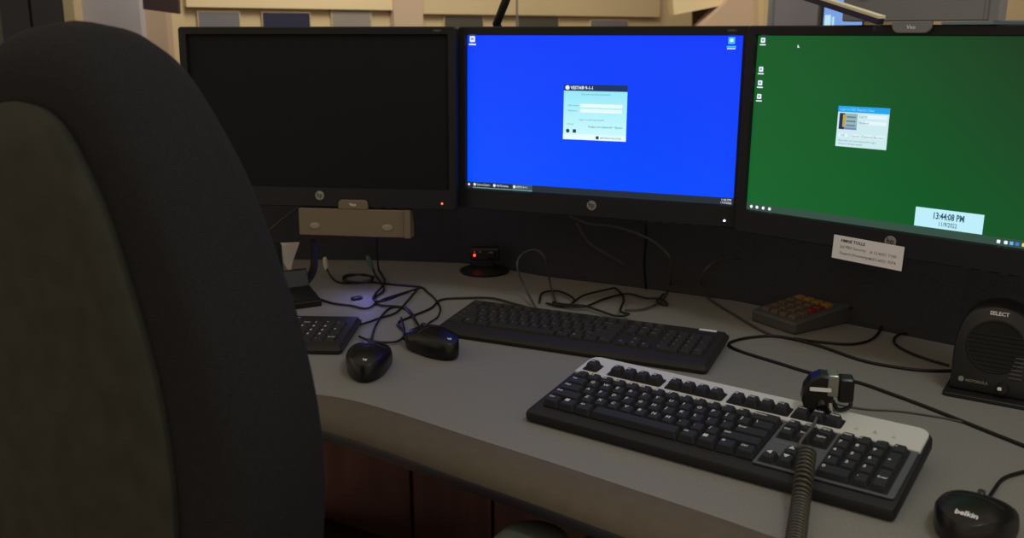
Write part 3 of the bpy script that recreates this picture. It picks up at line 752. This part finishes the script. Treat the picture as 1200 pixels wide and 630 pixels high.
# right side
cable('long black cable looping from the speaker round to the gap between keyboards', od([(1116,434),(1090,434),(1058,431),(1010,422),(957,404),(912,394),(880,395),(858,400),(855,405),(870,412),(912,425),(952,437),(1003,447),(1044,461),(1082,475),(1125,492),(1165,508),(1210,526),(1260,548)]), r=.0023)
cable('thin black cable lying behind the silver strip toward the speaker', od([(960,466),(985,474),(1015,479),(1050,481),(1080,485),(1110,490),(1135,496)], .002), r=.0012, m=cabg)
cable('black cable looping behind the speaker on the shaded desk', od([(1112,428),(1085,420),(1060,410),(1048,401),(1053,392),(1075,390),(1100,392)], .003))

# ---------------------------------------------------------------- keypad unit
P0, P1 = Vector((.404,1.59,0)), Vector((.458,1.502,0))
ax = (P1-P0).normalized(); yaw = math.atan2(ax.y, ax.x); Wk = .100; Dk = .150
r = thing('telephone_keypad', 'dark keypad box with red and yellow keys under the right monitor', 'keypad', (.414,1.588,DZ), yaw)
bm = L(rrect(0,0,Wk,Dk,.007,4), [(.002,0),(0,.003),(0,.017),(.003,.020)], f=lambda x,y,z: (x, y, z+(y*.10 if z > .01 else 0)))
obj('body', bm, mat('grey black plastic',(78,80,80),.5), r, smooth=30)
kk = 0
for j in range(5):
    for i in range(4):
        x, y = .012+i*.0195, .012+j*.0195
        m = brnk
        if j == 4: m = yelk
        if (i, j) in ((3,2),(3,3)): m = redk
        if (i, j) in ((0,3),(0,4)): m = yelk if j == 4 else brnk
        o = obj('key', L(rrect(0,0,.0165,.0165,.002,2), [(0,0),(.001,.004),(.003,.0055)]), m, r)
        o.location = (x, y, .0195+(y+.008)*.10); o.rotation_euler = (math.atan(.10),0,0)
inv = (Matrix.Translation((.414,1.588,DZ)) @ Matrix.Rotation(yaw,4,'Z')).inverted()
P = [inv @ p for p in [at_depth(996,361,1.565), at_depth(1008,359,1.58), at_depth(1022,361,1.58), on_desk(1032,376,.012), on_desk(1031,387,.003), on_desk(1020,398,.0026), on_desk(996,403,.0026), on_desk(957,400,.0026), on_desk(930,396,.0045)]]
obj('cable', tube(P, .002), cabm, r, smooth=180)

# ---------------------------------------------------------------- speaker
SB = Vector((.607,1.247,DZ)); sy = -33
r = thing('desk_speaker', 'black desktop speaker lettered SELECT at the right edge', 'speaker', SB, math.radians(sy))
Ws, Hs = .100, .128
def sfit(P, lean=.10): return lambda x,y,z: (x, z+y*lean, y)
P = [(0,.006),(Ws,.006),(Ws+.001,.06),(Ws-.003,.092),(Ws-.013,.114),(Ws-.03,.125),(Ws/2,Hs+.001),(.03,.125),(.013,.114),(.003,.092),(-.001,.06)]
P = [(v.x, v.y) for v in catmull([(x,y,0) for x,y in P[1:]+[P[0]]], 3)]
f = lambda x,y,z: (x, -z+y*.10, y)
bm = L(P, [(.006,-.062),(.002,-.058),(0,-.045),(0,-.004),(.002,-.001),(.004,0)], f)
obj('cabinet', bm, mat('speaker black',(32,32,33),.42,spec=.5), r, smooth=40)
gr = L(circ(Ws*.50,.073,.037,40), [(0,.0),(.0015,.0016),(.004,.0005),(.0045,.0003)], f)
g = obj('grille', gr, mat('speaker cloth',(20,20,21),.8), r, smooth=40)
bm = bmesh.new()
for k in range(9):
    y = .041+.006*k; hw = math.sqrt(max(.0001,.036**2-(y-.073)**2))
    loft(bm, rrect(Ws*.50-hw, y, Ws*.50+hw, y+.0016, .0006, 2), [(0,.0006),(0,.0016)], f)
obj('grille_slot', bm, mat('slot black',(14,14,15),.5), g)
bm = bmesh.new()
for k in range(6): loft(bm, rrect(Ws-.030+.0012*k, .034+.0056*k, Ws-.0135, .0355+.0056*k, .0006, 2), [(0,-.001),(0,.0016)], f)
obj('volume_ridge', bm, mat('ridge grey',(80,80,82),.4), r)
o = text('SELECT', .0072, Ws*.50, .1185, .0008, bold=.03); o.transform(Matrix(((1,0,0,0),(0,.10,-1,0),(0,1,0,0),(0,0,0,1)))); obj('lettering', o, white, r)
o = text('MOTOROLA', .0050, .019, .0215, .0006, 'LEFT', bold=.02); loft(o, circ(.0135,.0225,.0036,18), [(0,-.001),(0,.0010)]); o.transform(Matrix(((1,0,0,0),(0,.10,-1,0),(0,1,0,0),(0,0,0,1)))); obj('logo_lettering', o, logom, r)
kb_ = obj('knob', L(circ(Ws*.66,.020,.0075,20), [(0,-.001),(0,.007),(.001,.009)], f), blackp, r, smooth=40)
obj('knob_pointer', L(rrect(Ws*.66-.006,.018,Ws*.66-.001,.0225,.001,2), [(0,.0088),(0,.0096)], f), white, kb_)
obj('base_plate', slab(rrect(-.006,-.018,Ws+.004,.055,.006), 0, .006, .001), blackp, r, smooth=30)

# ---------------------------------------------------------------- headset plug with coiled cord on the silver keyboard
c0 = on_desk(966,478,.045)
yw = math.radians(-12)
r = thing('headset_plug', 'black headset plug with coiled cord hanging over the silver-backed keyboard', 'plug', c0, yw)
RX = Matrix.Rotation(PI/2,4,'X')
bm = L([(-.024,.0),(-.012,-.004),(.006,-.004),(.008,.004),(.008,.036),(.004,.045),(-.008,.046),(-.019,.040),(-.026,.028),(-.028,.012)], [(.003,-.013),(0,-.010),(0,.010),(.003,.013)])
obj('plug_body', bm, glossb, r, T=RX, smooth=30)
obj('side_housing', L(rrect(.013,.012,.031,.042,.004), [(.002,-.012),(0,-.010),(0,.009),(.002,.011)]), glossb, r, T=RX, smooth=30)
obj('metal_band', L(rrect(.0,.020,.0125,.0465,.002), [(.001,-.012),(0,-.011),(0,.0125),(.001,.0135)]), mat('satin metal',(150,150,140),.3,metal=.6), r, T=RX, smooth=30)
obj('label_strip', L(rrect(-.020,.026,.0045,.0305,.001,2), [(0,.0125),(0,.0142)]), white, r, T=RX, label='white label strip')
obj('clip_hook', tube([(.008,-.004,.012),(.014,-.004,.002),(.022,-.002,.001),(.029,-.002,.006),(.029,0,.013)], .0025, 10), glossb, r, smooth=180)
obj('collar', tube([(-.006,-.006,.012),(-.004,-.014,.006)], .0068, 16, smooth=False), glossb, r, smooth=40)
obj('connector_pin', tube([(.004,-.012,.012),(.007,-.014,-.004)], .003, 10, smooth=False), chrome, r)
inv = (Matrix.Translation(c0) @ Matrix.Rotation(yw,4,'Z')).inverted()
cp = [on_desk(962,472,.052), on_desk(959,484,.045), on_desk(952,500,.041), on_desk(941,513,.040), on_desk(937,521,.038), on_desk(941,527,.038), on_desk(946,531,.040)]
obj('straight_cord', tube([inv @ p for p in cp], .0019, 8), cabg, r, smooth=180)
axp = catmull([on_desk(946,529,.0425), on_desk(942,560,.030), on_desk(938,590,.016), on_desk(934,620,.0135), on_desk(929,660,.0135), on_desk(921,720,.0135)], 40)
coil = []; turns = 0; acc = 0
for i, p in enumerate(axp):
    q = axp[min(i+1, len(axp)-1)]; pr = axp[max(i-1,0)]; t_ = (q-pr).normalized()
    acc += (p-pr).length if i else 0
# resample evenly and wind
tot = sum((axp[i+1]-axp[i]).length for i in range(len(axp)-1)); pitch = .0062; n = int(tot/pitch*14)
seg = 0; s0 = 0; out = []
for k in range(n+1):
    s_ = tot*k/n
    while seg < len(axp)-2 and s0+(axp[seg+1]-axp[seg]).length < s_: s0 += (axp[seg+1]-axp[seg]).length; seg += 1
    e = axp[seg+1]-axp[seg]; p = axp[seg]+e*((s_-s0)/e.length); t_ = e.normalized()
    x_ = t_.cross(Vector((0,0,1))).normalized(); y_ = x_.cross(t_); a_ = 2*PI*k/14
    out.append(inv @ (p+(x_*math.cos(a_)+y_*math.sin(a_))*.0085))
obj('coiled_cord', tube(out, .0019, 6, smooth=False), mat('coil cord grey black',(66,64,54),.35), r, smooth=180)

# ---------------------------------------------------------------- little control box on a round base with a red light
p = on_desk(568,318)
r = thing('control_box', 'small black control box with red light on a round base', 'control box', p)
obj('base', lathe([(.050,0),(.052,.004),(.040,.009),(.018,.012),(0,.012)], 36), blackp, r, smooth=50)
obj('stem', B(-.019,-.010,.011,.019,.012,.028), blackp, r, bevel=.003)
hd = obj('head', L(rrect(-.029,.026,.031,.052,.005), [(.003,-.014),(0,-.010),(0,.010),(.003,.013)]), mat('box black',(26,26,27),.4), r, T=RX, smooth=30)
obj('red_light', L(circ(-.0205,.038,.0022,14), [(0,.0125),(0,.0145)]), glow('red led', (255,40,25), 12), hd, T=RX)
obj('red_light', L(circ(-.0205,.0455,.0013,14), [(0,.0125),(0,.0138)]), glow('dim red led', (170,20,15), 2), hd, T=RX)
obj('knob', L(circ(.015,.039,.009,24), [(0,.0125),(0,.020),(.002,.022)]), glossb, hd, T=RX, smooth=40)
obj('knob_mark', L(rrect(.009,.0452,.019,.0466,.0006,2), [(0,.0215),(0,.0228)]), mat('dull metal',(150,145,130),.4), hd, T=RX)
obj('switch', L(circ(-.009,.0455,.0022,12), [(0,.0125),(0,.016)]), mat('dull metal',(150,145,130),.4), hd, T=RX)

# ---------------------------------------------------------------- black curved holder at left
p = on_desk(352,352)
r = thing('handset_holder', 'black curved holder with a cream panel between chair and cables', 'holder', p, math.radians(28))
bm = bmesh.new()
pr = [(-.075,0),(-.075,.012),(.0,.022),(.012,.050),(.02,.052),(.035,.020),(.055,.010),(.06,0)]
V = [[bm.verts.new((x, y, z)) for y, z in [(a+.02, b) for a, b in pr]] for x in (-.09,-.085,.02,.025)]
n = len(pr)
for a, b in zip(V, V[1:]):
    for i in range(n): bm.faces.new((a[i], a[(i+1) % n], b[(i+1) % n], b[i]))
bm.faces.new(V[0]); bm.faces.new(V[-1][::-1])
obj('base', bm, glossb, r, bevel=.002)
cr = []
for k in range(15):
    a_ = PI*(1.0+k/14); cr.append((.012+.034*math.cos(a_), .055, .062+.050*math.sin(a_)*.95))
cr = [(-.022,.055,.100)]+cr+[(.046,.055,.100)]
bm = bmesh.new(); Rr = []
for x, y, z in cr:
    Rr.append([bm.verts.new((x+dx, y+dy, z)) for dx, dy in ((-.004,-.012),(.004,-.012),(.004,.012),(-.004,.012))])
for a, b in zip(Rr, Rr[1:]):
    for i in range(4): bm.faces.new((a[i], a[(i+1)%4], b[(i+1)%4], b[i]))
bm.faces.new(Rr[0][::-1]); bm.faces.new(Rr[-1])
obj('cradle', bm, glossb, r, smooth=30)
obj('cream_panel', L([(-.014,.062),(-.002,.036),(.004,.060),(.020,.098),(-.016,.100)], [(0,.0),(0,.006)]), creamp, r, T=Matrix.Translation((0,.062,0)) @ RX, bevel=.001, label='cream panel')
obj('lip', B(-.088,-.052,.012,.02,-.046,.016), blackp, r, label='front lip')
tb = tube([(-.06,.07,.02),(-.07,.09,.09),(-.02,.12,.115),(.06,.20,.14)], .002)
obj('cable', tb, cabg, r, smooth=180)

# invented stub with a blue light, added to account for the glow on the desk
p = on_desk(419,351)
r = thing('blue_glow_stub', 'tiny black stub added among the cables to account for a blue glow', 'glow_stub', p, .6)
obj('body', slab(rrect(-.012,-.005,.008,.005,.002), 0, .006, .001), glossb, r)
obj('blue_light', slab(rrect(.008,-.003,.0105,.003,.001), .001, .005, .0005), glow('blue led', (40,40,160), 1), r)
ld = bpy.data.lights.new('blue_light_glow', 'POINT'); ld.energy = .09; ld.color = (.2,.2,1); ld.shadow_soft_size = .004  # point lamp floating above the added stub, casts the blue glow
lo = bpy.data.objects.new('blue_light_glow', ld); C.objects.link(lo); lo.location = p+Vector((.016,.0,.045))

# ---------------------------------------------------------------- office chair
CA = 30.34
cx, cy = -.3766, .8342
ch = thing('office_chair', 'black padded office chair seen from behind at the left', 'chair', (cx, cy, 0), math.radians(-CA))
def outline(sc_=.943):
    T_ = [(0,0),(.003,.036),(.011,.066),(.028,.094),(.055,.120),(.095,.150),(.135,.172),(.18,.192),(.243,.218),(.324,.238),(.40,.243),(.47,.236),(.53,.222),(.575,.195),(.61,.15),(.625,.09),(.63,0)]
    r_ = [(w, -d) for d, w in T_]
    full = r_+[(-w, z) for w, z in r_[-2:0:-1]]
    sm = [(v.x, v.y) for v in catmull([(x, y, 0) for x, y in full]+[(full[0][0], full[0][1], 0)], 3)][:-1]
    sm = sm[::-1]     # counter-clockwise
    return [(x*sc_, z) for x, z in sm]
TOP = 1.2253
def bend(x, z, d):     # d: + toward the sitter
    zz = z+TOP
    lean = -.0112*(zz-.62)**2/.36 + .0314*(zz-.62)
    return (x, -.0+d+lean+.0487*x*x, zz)
def ring(P, k, d, kz=0):
    c_ = (0, -.33); return [bend(c_[0]+(x-c_[0])*k, c_[1]+(z-c_[1])*(k+kz), d) for x, z in P]
P = outline(); n = len(P); bm = bmesh.new(); V = []
Tn = .055
sect = [(.35,-Tn-.004),(.6,-Tn-.003),(.78,-Tn+.001)]
for j in range(9):
    a_ = -PI/2+PI*j/8; sect.append((.86+.14*math.cos(a_), Tn*math.sin(a_)*1.0))
sect += [(.78,Tn+.006),(.55,Tn+.018),(.3,Tn+.02)]
for k, d in sect: V.append([bm.verts.new(q) for q in ring(P, k, d)])
for a, b in zip(V, V[1:]):
    for i in range(n): bm.faces.new((a[i], a[(i+1) % n], b[(i+1) % n], b[i]))
bm.faces.new(V[0][::-1]); bm.faces.new(V[-1])
obj('backrest', bm, fabric, ch, smooth=180)
bm = bmesh.new(); V = []
for k, d in ((.64,-Tn+.0),(.645,-Tn-.008),(.62,-Tn-.013),(.52,-Tn-.016),(.3,-Tn-.018)):
    V.append([bm.verts.new(q) for q in ring(P, k, d, .16)])
for a, b in zip(V, V[1:]):
    for i in range(n): bm.faces.new((a[i], a[(i+1) % n], b[(i+1) % n], b[i]))
bm.faces.new(V[0][::-1]); bm.faces.new(V[-1])
obj('back_shell', bm, shellm, ch, smooth=50, label='olive-black rear shell of the backrest')
SY = .27
obj('seat', L(rrect(-.25,SY-.24,.25,SY+.22,.08,6), [(.03,.43),(0,.45),(0,.475),(.02,.495),(.07,.503)]), fabric, ch, smooth=60)
obj('seat_pan', slab(rrect(-.22,SY-.2,.22,SY+.19,.06,6), .405, .432, .004), blackp, ch)
obj('back_bracket', tube([(0,SY-.1,.40),(0,.0,.40),(0,-.085,.50),(0,-.085,.72)], .022, 12), blackp, ch, smooth=180)
tip = Matrix.Rotation(math.radians(CA),4,'Z') @ (Vector((.045,1.012,.665))-Vector((cx,cy,0)))
for s in (1,-1):
    x = abs(tip.x)*s
    pad = L(rrect(x-.042, tip.y-.26, x+.042, tip.y, .040, 6), [(.006,.640),(0,.646),(0,.654),(.004,.661),(.014,.6645),(.03,.6655)])
    a_ = obj('armrest', pad, padm, ch, smooth=60, label='grey-green armrest pad')
    obj('armrest_post', tube([(x,tip.y-.13,.640),(x,tip.y-.13,.46),(x*.9,tip.y-.13,.42),(x*.55,tip.y-.13,.418)], .016, 12, k=5), blackp, a_, smooth=180)
obj('gas_column', lathe([(.028,.10),(.028,.24),(.02,.245),(.02,.40),(.05,.405),(.05,.408)], 24, T=Matrix.Translation((0,SY,0))), blackp, ch, smooth=40)
for k in range(5):
    a_ = 2*PI*k/5+.3; ex, ey = .29*math.cos(a_), SY+.29*math.sin(a_)
    lg = obj('base_leg', tube([(0,SY,.115),(ex*.5,SY+(ey-SY)*.5,.11),(ex,ey,.085)], .018, 10), blackp, ch, smooth=180)
    cs = lathe([(0,-.02),(.024,-.02),(.028,-.012),(.028,.012),(.024,.02),(0,.02)], 20)
    obj('caster', cs, rubber, lg, T=Matrix.Translation((ex,ey,.029)) @ Matrix.Rotation(a_,4,'Z') @ Matrix.Rotation(PI/2,4,'X'), smooth=40)
    obj('caster_stem', tube([(ex,ey,.056),(ex,ey,.085)], .006, 8, smooth=False), chrome, lg)

# ---------------------------------------------------------------- light
def area(name, loc, target, size, e, col, sy=None):
    l = bpy.data.lights.new(name, 'AREA'); l.energy = e; l.color = col; l.shape = 'RECTANGLE'; l.size = size; l.size_y = sy or size
    o = bpy.data.objects.new(name, l); C.objects.link(o); o.location = loc
    o.rotation_euler = (Vector(target)-Vector(loc)).to_track_quat('-Z','Y').to_euler(); return o
area('ceiling_light_over_desk', (.8,.3,2.75), (.45,1.2,.73), .45, 8.5, (.84,.98,1), .4)
area('far_wall_fill', (-.2,3.0,2.9), (.6,5.5,1.4), 1.4, 60, (1,.97,.86), .8)  # added fill that lights the back wall, no fixture there
area('warm_room_fill', (-1.2,-1.0,2.6), (0,1.4,.6), 1.6, 3, (1,.82,.62))  # added warm fill from behind the camera, not a real lamp
area('cupboard_warm_fill', (-.75,1.15,.35), (-.35,1.4,.35), .15, .35, (1,.45,.25))  # added orange fill that reddens the cupboard wood, no lamp stands here
w = bpy.data.worlds.new('world'); sc.world = w; w.use_nodes = True
w.node_tree.nodes['Background'].inputs['Color'].default_value = (1.0,.82,.62,1); w.node_tree.nodes['Background'].inputs['Strength'].default_value = .42
